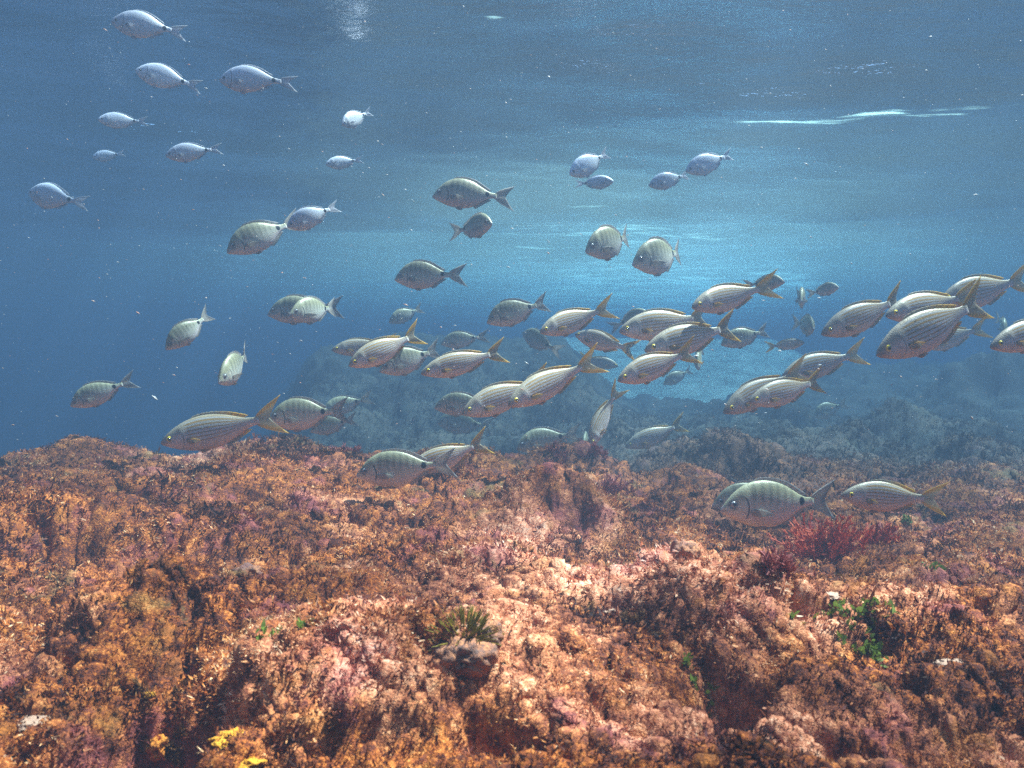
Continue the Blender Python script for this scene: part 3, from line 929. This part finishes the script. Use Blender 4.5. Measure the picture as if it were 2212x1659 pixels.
S, B, O = 'salema', 'bream', 'saddled'
FISH = [
 # pale saddled breams below the surface
 (O, (240, 46), (392, 70), 1.95, 10, .45, "bright pale fish topmost of all, close under the water surface, upper corner"),
 (O, (292, 152), (426, 186), 2.15, 15, .45, "dull pale blue fish between the topmost fish and the faint pair below it"),
 (O, (474, 172), (628, 180), 1.95, 8, .2, "plump bright pale fish with bold black tail spot, level with a duller one"),
 (O, (211, 258), (313, 262), 2.5, 25, -.45, "pale fish with its tail fin raised like a dark upright blade"),
 (O, (357, 336), (472, 322), 2.3, 15, .45, "pale lilac fish with white-rimmed tail spot and low head, above the faintest ones"),
 (O, (199, 340), (266, 331), 3.2, 15, .2, "very faint small pale fish with only its tail spot clear, beside a lilac one"),
 (O, (62, 416), (182, 438), 2.5, -10, .2, "pale fish by the open water edge, its head higher than its tail"),
 (O, (738, 269), (799, 242), 2.6, 40, .45, "small pale fish nosing steeply down, alone in the upper middle water"),
 (O, (703, 355), (780, 345), 2.7, 20, .2, "small dull blue pale fish just above the fish with lowered heads"),
 (O, (620, 490), (724, 448), 2.15, 20, .45, "pale fish with black tail spot right behind the tail of a big greenish bream"),
 (O, (1230, 377), (1310, 332), 2.6, 25, .2, "bright white pale fish diving, just above a blue fish facing the other way"),
 (O, (1326, 392), (1247, 397), 2.9, 10, .2, "small blue pale fish facing right, directly below a bright white one"),
 (O, (1401, 401), (1482, 379), 2.8, 15, .2, "pale fish below the white wave crest, lower of two following each other"),
 (O, (1481, 370), (1576, 335), 2.7, 15, .45, "dull lilac fish touching the grey wave crest, upper of two following each other"),
 # breams
 (B, (934, 418), (1092, 427), 2.2, 8, -.45, "large grey bream side on, highest of the barred ones, with its tail spread"),
 (B, (1063, 478), (980, 500), 2.3, 48, .45, "silver bream turning to face right, under the highest barred bream"),
 (B, (852, 598), (992, 594), 2.3, 5, .2, "clear barred bream side on with a white pectoral fin, in open blue water"),
 (B, (487, 540), (636, 480), 2.15, 28, .2, "big greenish bream with lowered dark head, its tail meeting a pale fish"),
 (B, (1263, 537), (1352, 512), 2.3, 46, .45, "dark bream with steep forehead, left of a paler one at the same height"),
 (B, (1365, 564), (1464, 546), 2.3, 44, .45, "paler bream with a white belly fin, lower right of a dark bream"),
 (B, (1050, 692), (1174, 655), 2.25, 12, .2, "grey bream with lined flank above the gold striped shoal, in front of bright streaks"),
 (B, (839, 694), (908, 667), 3.5, 25, .2, "faint blue-grey bream below bright surface streaks, above a striped fish's raised tail"),
 (B, (952, 740), (1046, 727), 3.0, 5, .2, "small barred bream just above the middle of three striped fish in a row"),
 (B, (1130, 716), (1207, 758), 3.1, -35, .45, "hazy grey bream seen from behind, its tail hanging to the lower right"),
 (B, (150, 873), (283, 823), 2.3, 15, .2, "lone bream over open blue water, lowest at the left edge of the shoal"),
 (B, (355, 751), (448, 680), 2.15, 38, .45, "bream turning with its tail seen edge on like a tall blade, above a narrow one"),
 (B, (500, 815), (504, 768), 2.0, 70, .2, "narrow bream seen head on beside the far dark rock slope"),
 (B, (577, 674), (728, 664), 2.5, 5, .2, "silver bream side on, half covered by a white bream turning in front"),
 (B, (640, 680), (706, 660), 2.35, 62, -.45, "bright white bream turning away in front of another silver bream"),
 (B, (578, 902), (740, 887), 2.05, 5, .2, "greenish bream just above the reef edge behind a striped fish's yellow tail"),
 (B, (694, 888), (797, 860), 3.2, 10, .2, "hazy dark bream mostly hidden behind the tail of a greenish one"),
 (B, (818, 797), (942, 757), 2.3, 25, .45, "barred bream squeezed between two gold striped fish, black spot showing"),
 (B, (938, 876), (1066, 868), 2.5, 5, .2, "grey barred bream with its tail hidden behind a striped fish, over dark far rocks"),
 (B, (943, 908), (1056, 920), 3.6, 5, .2, "faint green bream under a grey barred one, fading into the far rocks"),
 (B, (1114, 964), (1246, 937), 2.85, 8, .2, "dark olive bream low behind the reef edge, beside a white diving fish"),
 (B, (769, 1021), (968, 1001), 1.70, 4, .15, "large crisp bream with dark bars and white lips, low over the brown reef"),
 (B, (1556, 1093), (1784, 1080), 1.68, 12, .2, "large grey bream behind the red seaweed, with a bright ringed eye"),
 (B, (1537, 1086), (1700, 1066), 1.95, 10, .2, "dark bream hidden but for its head, behind the one by the red seaweed"),
 (B, (1695, 606), (1612, 616), 2.4, 38, .2, "yellowish bream facing right, half hidden behind a striped fish's tail"),
 (B, (1716, 648), (1736, 636), 2.9, 72, .2, "small hazy bream with its pale face to the camera, beside another facing right"),
 (B, (1812, 618), (1748, 634), 2.7, 50, .2, "grey bream facing right with a white cheek glint, in open blue water"),
 (B, (1738, 714), (1734, 690), 3.0, 82, .2, "narrow dark bream seen end on, above a small one facing right"),
 (B, (1556, 741), (1652, 715), 2.8, 8, .2, "dark bream with a raised tail, behind the yellow tail fin of a striped fish"),
 (B, (1402, 672), (1325, 706), 2.9, 15, .2, "dark bream hidden behind two striped fish, only back and tail showing"),
 (B, (1496, 790), (1530, 752), 3.0, 62, .2, "dull oval bream behind the lower yellow tail lobe of a striped fish"),
 (B, (1757, 897), (1826, 872), 4.2, 10, .2, "small dark bream low over the far reef, below a pair of overlapping striped fish"),
 (B, (1684, 956), (1776, 944), 4.2, 10, .2, "barely visible greenish fish low over the far reef, above the ringed-eye bream"),
 (B, (1818, 985), (1902, 962), 4.0, 20, .2, "ghostly green fish low over the reef, above the fish with thin stripes"),
 (B, (2070, 960), (2132, 950), 4.6, 15, .2, "ghostly small fish low over the far right reef"),
 (B, (2150, 712), (2172, 690), 3.6, 60, .2, "faint bluish bream behind the tail end of a pale striped fish"),
 (B, (1254, 962), (1262, 934), 3.3, 76, .2, "small hazy fish seen end on, squeezed between an olive bream and a diving fish"),
 (B, (668, 928), (764, 906), 2.7, 8, .2, "pinkish bream low behind the reef edge, under a greenish bream's tail"),
 (B, (1432, 828), (1490, 800), 4.0, 15, .2, "distant faint fish right below the nose-down striped fish with yellow tail"),
 # salemas
 (S, (347, 957), (592, 900), 1.88, 6, -.1, "large striped fish skimming the reef edge, its yellow-edged tail over a greenish bream"),
 (S, (753, 790), (900, 722), 1.95, 24, -.25, "striped fish first of a row of three, its tail lobe raised high"),
 (S, (909, 807), (1080, 760), 1.90, 18, -.1, "striped fish middle of the row of three, in front of a black spotted bream"),
 (S, (998, 894), (1176, 822), 2.05, 15, -.1, "striped fish with its tail hidden behind another striped fish's head"),
 (S, (1097, 876), (1283, 781), 1.80, 18, -.25, "boldly striped fish with a yellow pectoral base, its head over a neighbour's flank"),
 (S, (716, 756), (846, 742), 2.6, 10, -.1, "hazy striped fish with only its head showing behind the first of a row"),
 (S, (1166, 718), (1314, 666), 2.0, 18, -.25, "dark striped fish below a lined grey bream, its tail against the bright patch"),
 (S, (1337, 716), (1522, 684), 2.05, 12, -.1, "gold lined fish whose tail tucks beneath a higher striped fish's belly"),
 (S, (1392, 757), (1578, 706), 1.92, 16, -.25, "gold lined fish in the middle of a stack of three, its tail vivid yellow"),
 (S, (1334, 822), (1494, 760), 1.80, 16, -.25, "dark striped fish lowest in a stack of three, with a bright yellow lower tail edge"),
 (S, (1494, 664), (1666, 618), 1.92, 14, -.25, "gold lined fish in front of a yellowish bream facing right"),
 (S, (1276, 966), (1336, 842), 2.45, 18, -.1, "pale white-blue fish diving nose first into the reddish weed"),
 (S, (1350, 966), (1472, 916), 3.2, 12, -.1, "faint teal striped fish low over the far reef, next to the diving fish"),
 (S, (1563, 891), (1732, 803), 2.10, 15, -.1, "grey striped fish behind a brown striped one, its tail just showing"),
 (S, (1617, 868), (1768, 823), 1.95, 22, -.25, "brown striped fish in front of a grey one, its tail spread in open water"),
 (S, (1690, 812), (1858, 763), 2.55, 8, -.25, "pale washed-out striped fish with a broad tail, above an overlapping pair"),
 (S, (1774, 722), (1942, 646), 2.05, 14, -.1, "plain grey striped fish with its tail behind another fish's back"),
 (S, (1913, 682), (2096, 640), 1.92, 14, -.25, "striped fish with orange pectoral spot, above the steep large one"),
 (S, (1893, 767), (2116, 652), 1.68, 14, -.25, "large striped fish angled steeply down with a white tail stalk"),
 (S, (2030, 652), (2214, 604), 2.15, 10, -.25, "striped fish behind two others, its tail cut by the picture edge"),
 (S, (1996, 749), (2124, 709), 2.9, 10, -.1, "pale hazy striped fish behind the belly of the steep large one"),
 (S, (2139, 750), (2335, 690), 1.70, 10, -.1, "striped fish entering at the picture edge with only its head inside"),
 (S, (1817, 1070), (2026, 1078), 1.72, 3, .2, "level striped fish low over the reef behind the red seaweed"),
 (S, (880, 1020), (1044, 956), 1.92, 12, -.25, "yellow-finned striped fish mostly hidden behind the large crisp bream"),
 (S, (1242, 722), (1366, 755), 2.3, -28, -.25, "blue-grey striped fish pointing up, its tail hanging down before the bright patch"),
 (S, (1738, 740), (1660, 749), 3.0, 10, -.1, "small yellowish fish facing right, under a narrow end-on bream"),
 (S, (1336, 791), (1256, 774), 3.8, 10, -.1, "faint oval fish facing right behind a striped fish's raised tail"),
]
for f in FISH:
    place_fish(*f)

# ------------------------------------------------------------------ things growing on the reef
def tubes(paths, radii, sides=5):
    """tapered tubes along polylines -> V, F"""
    VV, FF, off = [], [], 0
    a = np.linspace(0, 2 * math.pi, sides, endpoint=False)
    for P, rad in zip(paths, radii):
        P = np.asarray(P, float); T = np.gradient(P, axis=0)
        T /= np.linalg.norm(T, axis=1, keepdims=True) + 1e-9
        ref = np.array([.31, .87, .38])
        U = np.cross(T, ref); U /= np.linalg.norm(U, axis=1, keepdims=True) + 1e-9
        Wv = np.cross(T, U)
        ring = P[:, None] + (U[:, None] * np.cos(a)[None, :, None] + Wv[:, None] * np.sin(a)[None, :, None]) * np.asarray(rad)[:, None, None]
        VV.append(ring.reshape(-1, 3)); FF.append(grid_faces(len(P), sides, True, off))
        off += len(P) * sides
    return np.vstack(VV), np.vstack(FF)

def seaweed(name, px, py, wid, hgt, n, label, mat, lean=(0, 0), stem=.0022, twig=.011, group=None):
    c = ground(px, py)
    paths, radii = [], []
    r_ = np.random.default_rng(int(px * 7 + py))
    for i in range(n):
        b = np.array([c.x + r_.normal(0, wid * .38), c.y + r_.normal(0, wid * .22), 0])
        b[2] = float(fine_h(np.array(b[0]), np.array(b[1]))) - .006
        d = np.array([r_.normal(lean[0], .5), r_.normal(lean[1], .4), 1.0]); d /= np.linalg.norm(d)
        L = hgt * r_.uniform(.55, 1.15)
        cur = r_.normal(0, .35, 3); ns = 9
        P = [b]
        for s in range(ns):
            d = d + cur * .12 + r_.normal(0, .10, 3); d /= np.linalg.norm(d)
            P.append(P[-1] + d * L / ns)
        P = np.array(P)
        paths.append(P); radii.append(np.linspace(stem, stem * .45, ns + 1))
        for s in range(1, ns + 1):
            dd = P[s] - P[s - 1]; dd /= np.linalg.norm(dd)
            for q in range(4):
                o = np.cross(dd, r_.normal(0, 1, 3)); o /= np.linalg.norm(o) + 1e-9
                e = o * .8 + dd * .65
                l = twig * r_.uniform(.6, 1.3) * (1.15 - .06 * s)
                p0 = P[s] - (P[s] - P[s - 1]) * r_.random()
                pth = np.array([p0, p0 + e * l * .5 + r_.normal(0, .1, 3) * l, p0 + e * l + dd * l * .35])
                paths.append(pth); radii.append([stem * .55, stem * .5, stem * .22])
    V, F = tubes(paths, radii)
    o = bpy.data.objects.new(name, mesh_np(name, V, F))
    o.data.materials.append(mat)
    return tag(link(o), label, "seaweed", group)

def weed_mat(name, c1, c2):
    k = NT(name)
    c = k.mix(k.noise(k.pos(), 55, 4, .65), c1, c2)
    pr = k.principled(c, .55, 0, .3)
    tl = k.n("ShaderNodeBsdfTranslucent"); k.set(tl.inputs[0], c)
    mx = k.n("ShaderNodeMixShader"); mx.inputs[0].default_value = .3
    k.t.links.new(pr.outputs[0], mx.inputs[1]); k.t.links.new(tl.outputs[0], mx.inputs[2])
    return k.done(mx.outputs[0])
red = weed_mat("red_weed", (.58, .060, .025), (.82, .24, .10))
dull_red = weed_mat("dull_red_weed", (.34, .08, .07), (.50, .18, .15))
green = weed_mat("green_weed", (.09, .14, .02), (.22, .29, .04))
brown = weed_mat("brown_weed", (.10, .045, .015), (.30, .13, .035))
RG = "red seaweed bushes on the reef"
seaweed("red_seaweed", 1768, 1198, .062, .095, 75, "largest bright red branching seaweed bush, in front of the ringed-eye bream", red, (.2, 0), group=RG)
seaweed("red_seaweed", 1888, 1178, .042, .06, 36, "smaller bright red seaweed bush just right of the largest one", red, (.6, 0), group=RG)
seaweed("red_seaweed", 1316, 1062, .07, .05, 28, "dull red seaweed tuft behind the dark overgrown hump of the reef", dull_red, (.3, 0), .0018, group=RG)
seaweed("red_seaweed", 1290, 996, .06, .04, 18, "dull red seaweed right where the diving fish puts its nose", dull_red, (.1, 0), .002, group=RG)
seaweed("red_seaweed", 1215, 1003, .09, .035, 22, "low dull red seaweed on the reef edge under the olive bream", dull_red, (0, 0), .002, group=RG)
seaweed("red_seaweed", 742, 985, .06, .035, 18, "small dull red seaweed on the ridge left of the large crisp bream", dull_red, (0, 0), .002, group=RG)
seaweed("red_seaweed", 1690, 1222, .03, .025, 14, "tiny red tuft at the left foot of the largest red bush", dull_red, (-.2, 0), group=RG)

# green leafy patches
def leafy(px, py, wid, n, label, mat, size=.0065, flat=.5):
    c = ground(px, py)
    r_ = np.random.default_rng(int(px + py * 3))
    bx_ = c.x + r_.normal(0, wid * .5, n); by_ = c.y + r_.normal(0, wid * .28, n)
    cent = np.stack([bx_, by_, fine_h(bx_, by_) + .002], -1)
    nr_ = np.tile([0, -.25, 1.0], (n, 1))
    V, F, tt = blades(cent, nr_, np.full(n, size), np.full(n, size * .6), 7, np.full(n, .5), .9)
    o = bpy.data.objects.new("green_seaweed", mesh_np("green_seaweed", V, F, True))
    o.data.materials.append(mat)
    tag(link(o), label, "seaweed", "green seaweed patches on the reef")
for a in ((1852, 1302, .036, 60, "long bright green seaweed patch below and right of the largest red bush"),
          (1886, 1362, .018, 26, "small round green patch just below the long green one"),
          (1500, 1452, .018, 26, "single green patch in the lower middle right, beside a dark crevice"),
          (578, 1404, .035, 22, "faint green patch on the brown turf left of the spiny urchin"),
          (1958, 1142, .018, 24, "green tuft at the right end of the smaller red bush"),
          (1608, 1198, .016, 20, "green tuft left of the largest red bush"),
          (1712, 1322, .010, 10, "tiny green speck left of the long green patch"),
          (2030, 1218, .02, 16, "faint green patch near the right edge, above the long green one"),
          (1500, 1205, .012, 10, "tiny green tuft between the dark hump and the red bush")):
    leafy(a[0], a[1], a[2], int(a[3] * .6), a[4], green)

# reddish brown bushes on the pale rock
for (px, py, lab) in ((1395, 1375, "low brown weed tuft on the pale pink rock, beside an orange sponge"),
                      (1250, 1230, "rusty weed tuft on the bright rock below the dark hump"),
                      (1130, 1180, "rusty weed tuft left of the dark hump on bright rock"),
                      (360, 1500, "bushy brown weed above the deep dark hole")):
    seaweed("brown_seaweed", px, py, .04, .02, 16, lab, brown, (0, 0), .0014, .008, "brown weed tufts on the reef")

# sea urchin wedged in a crevice
def urchin(px, py, rad, spine):
    c = ground(px, py)
    root = bpy.data.objects.new("sea_urchin", None); link(root); root.location = (c.x, c.y, c.z - .004)
    V, F = ball(0, 0, 0, rad, rad * .8, rad * .7, 20, 12)
    o = bpy.data.objects.new("shell", mesh_np("urchin_shell", V, F)); o.data.materials.append(plain("urchin_shell", (.05, .04, .015), .6)); link(o, root)
    r_ = np.random.default_rng(3)
    P, Rd = [], []
    for i in range(260):
        d = r_.normal(0, 1, 3); d /= np.linalg.norm(d); d[2] = abs(d[2]) * 1.0 - .1; d /= np.linalg.norm(d)
        l = spine * r_.uniform(.7, 1.1)
        p0 = d * rad * np.array([1, .8, .7]) * .9
        d = d + r_.normal(0, .05, 3)
        P.append(np.array([p0, p0 + d * l * .5, p0 + d * l])); Rd.append([.0011, .0009, .0003])
    V, F = tubes(P, Rd, 5)
    s = bpy.data.objects.new("spines", mesh_np("urchin_spines", V, F)); s.data.materials.append(weed_mat("urchin_spine", (.17, .13, .010), (.36, .28, .03))); link(s, root)
    tag(root, "olive yellow sea urchin with fanned spines wedged in a reef crevice", "sea urchin")
urchin(1002, 1378, .013, .024)

# stones, sponges
def lumpy(name, px, py, r, squash, mat, label, cat, seed, rough=.25, sink=.3, group=None):
    c = ground(px, py)
    c.z = float(fine_h(np.array(c.x), np.array(c.y)))
    nu, nv = 46, 26
    V, F = ball(0, 0, 0, 1, 1, 1, nu, nv)
    q = V / (np.linalg.norm(V, axis=1, keepdims=True) + 1e-9)
    n = fbm(q[:, 0] * 2 + seed, q[:, 1] * 2 + q[:, 2] * 1.7, seed, 4) + .25 * vnoise(q[:, 0] * 9 + q[:, 2] * 4, q[:, 1] * 9 - q[:, 2] * 5, seed + 5)
    V = V * (1 + rough * n)[:, None] * np.array([r, r * .85, r * squash])
    o = bpy.data.objects.new(name, mesh_np(name, V, F)); o.data.materials.append(mat); link(o)
    o.location = (c.x, c.y, c.z + r * squash * (1 - sink * 2) * .5)
    return tag(o, label, cat, group)

k = NT("crusted_stone")
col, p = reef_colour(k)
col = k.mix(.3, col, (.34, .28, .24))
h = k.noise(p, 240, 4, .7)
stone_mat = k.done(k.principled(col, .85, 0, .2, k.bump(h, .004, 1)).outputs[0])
k = NT("yellow_sponge")
c = k.mix(k.noise(k.pos(), 70, 4, .6), (.50, .16, .01), (.90, .46, .03))
h = k.noise(k.pos(), 320, 4, .7)
sponge_mat = k.done(k.principled(c, .7, 0, .3, k.bump(h, .004, 1)).outputs[0])
k = NT("orange_sponge")
c = k.mix(k.noise(k.pos(), 90, 4, .6), (.45, .11, .01), (.80, .30, .03))
orange_mat = k.done(k.principled(c, .7, 0, .3, k.bump(k.noise(k.pos(), 320, 4, .7), .004, 1)).outputs[0])
k = NT("pale_shell")
c = k.mix(k.noise(k.pos(), 60, 4, .6), (.38, .20, .12), (.55, .36, .25))
pale_mat = k.done(k.principled(c, .6, 0, .4, k.bump(k.noise(k.pos(), 260, 4, .7), .003, 1)).outputs[0])

lumpy("encrusted_stone", 1005, 1425, .024, .75, stone_mat, "rounded grey encrusted stone just below the spiny urchin", "stone", 3)
lumpy("encrusted_stone", 1050, 1368, .018, .8, stone_mat, "knobbly brown stone leaning over the spiny urchin", "stone", 9)
lumpy("encrusted_stone", 535, 1228, .018, .7, stone_mat, "small pale round stone at the edge of the shaded hollow", "stone", 14)
lumpy("encrusted_stone", 1475, 1185, .018, .9, stone_mat, "small dark upright stone left of the largest red bush", "stone", 21)
SG = "sponges on the reef"
lumpy("sponge", 500, 1606, .014, .45, sponge_mat, "bright yellow sponge at the bottom edge of the reef, biggest of its kind", "sponge", 31, .4, .3, SG)
lumpy("sponge", 540, 1640, .010, .45, sponge_mat, "yellow sponge lump touching the biggest yellow sponge", "sponge", 33, .4, .3, SG)
lumpy("sponge", 325, 1478, .006, .45, sponge_mat, "tiny vivid yellow sponge above the deep dark hole", "sponge", 35, .4, .3, SG)
lumpy("sponge", 345, 1548, .009, 1.1, orange_mat, "small orange sponge at the rim of the deep dark hole", "sponge", 37, .4, .3, SG)
lumpy("sponge", 1362, 1360, .010, .9, orange_mat, "small orange sponge under an overhang of pale pink rock", "sponge", 39, .4, .3, SG)
lumpy("sponge", 368, 1640, .010, .8, orange_mat, "orange sponge low between the dark hole and the bottom edge", "sponge", 41, .4, .3, SG)
PG = "pale shell fragments on the reef"
lumpy("shell_fragment", 2062, 1422, .018, .22, pale_mat, "largest pale shell fragment, on turf near the right edge", "shell", 51, .3, .3, PG)
lumpy("shell_fragment", 1320, 1340, .022, .22, pale_mat, "pale flat shell slab over the small orange sponge", "shell", 53, .3, .3, PG)
lumpy("shell_fragment", 1790, 1238, .013, .22, pale_mat, "pale crusted slab just below the largest red bush", "shell", 55, .3, .3, PG)
lumpy("shell_fragment", 70, 1553, .016, .22, pale_mat, "pale flat shell fragment at the left edge of the reef", "shell", 57, .3, .3, PG)
lumpy("shell_fragment", 1330, 1545, .014, .22, pale_mat, "pale pebble-like shell fragment on the bright pink turf at the bottom", "shell", 59, .3, .3, PG)

# ------------------------------------------------------------------ drifting specks
n = 1900
d = rng.uniform(.35, 1, n) ** .8 * 3.2
px = rng.uniform(-80, W0 + 80, n)
py = np.where(rng.random(n) < .8, rng.uniform(0, 950, n), rng.uniform(0, 1150, n))
pts = np.array([list(at(a, b, c)) for a, b, c in zip(px, py, d)])
ok = (pts[:, 2] < SURF - .12) & (pts[:, 2] > coarse_h(pts[:, 0], pts[:, 1]) + .05)
pts = pts[ok]; n = len(pts)
sz_ = .0005 + .0007 * rng.random(n) + .0026 * (rng.random(n) ** 18)
oc = np.array([[1, 0, 0], [-1, 0, 0], [0, 1, 0], [0, -1, 0], [0, 0, 1], [0, 0, -1]], float)
of = np.array([[0, 2, 4], [2, 1, 4], [1, 3, 4], [3, 0, 4], [2, 0, 5], [1, 2, 5], [3, 1, 5], [0, 3, 5]])
ang = rng.normal(-.35, .25, n)
st = rng.uniform(1.2, 2.6, n)
loc = oc[None] * np.stack([sz_ * st, sz_ * .7, sz_ * .7], -1)[:, None]
ca, sa = np.cos(ang)[:, None], np.sin(ang)[:, None]
V = np.stack([loc[..., 0] * ca - loc[..., 2] * sa, loc[..., 1], loc[..., 0] * sa + loc[..., 2] * ca], -1) + pts[:, None]
F = (of[None] + (np.arange(n) * 6)[:, None, None]).reshape(-1, 3)
k = NT("speck")
c = k.ramp(k.attr("tint").outputs["Fac"], [(0, (.34, .34, .33)), (.5, (.42, .40, .36)), (.75, (.45, .24, .14)), (1, (.38, .14, .09))])
speck_mat = k.done(k.principled(c, .5, 0, .5).outputs[0])
specks = bpy.data.objects.new("floating_specks", mesh_np("floating_specks", V.reshape(-1, 3), F, False, {"tint": ('FLOAT', np.repeat(rng.random(n), 6))}))
specks.data.materials.append(speck_mat)
tag(link(specks), "tiny white and orange specks drifting in the water", "specks", kind="stuff")
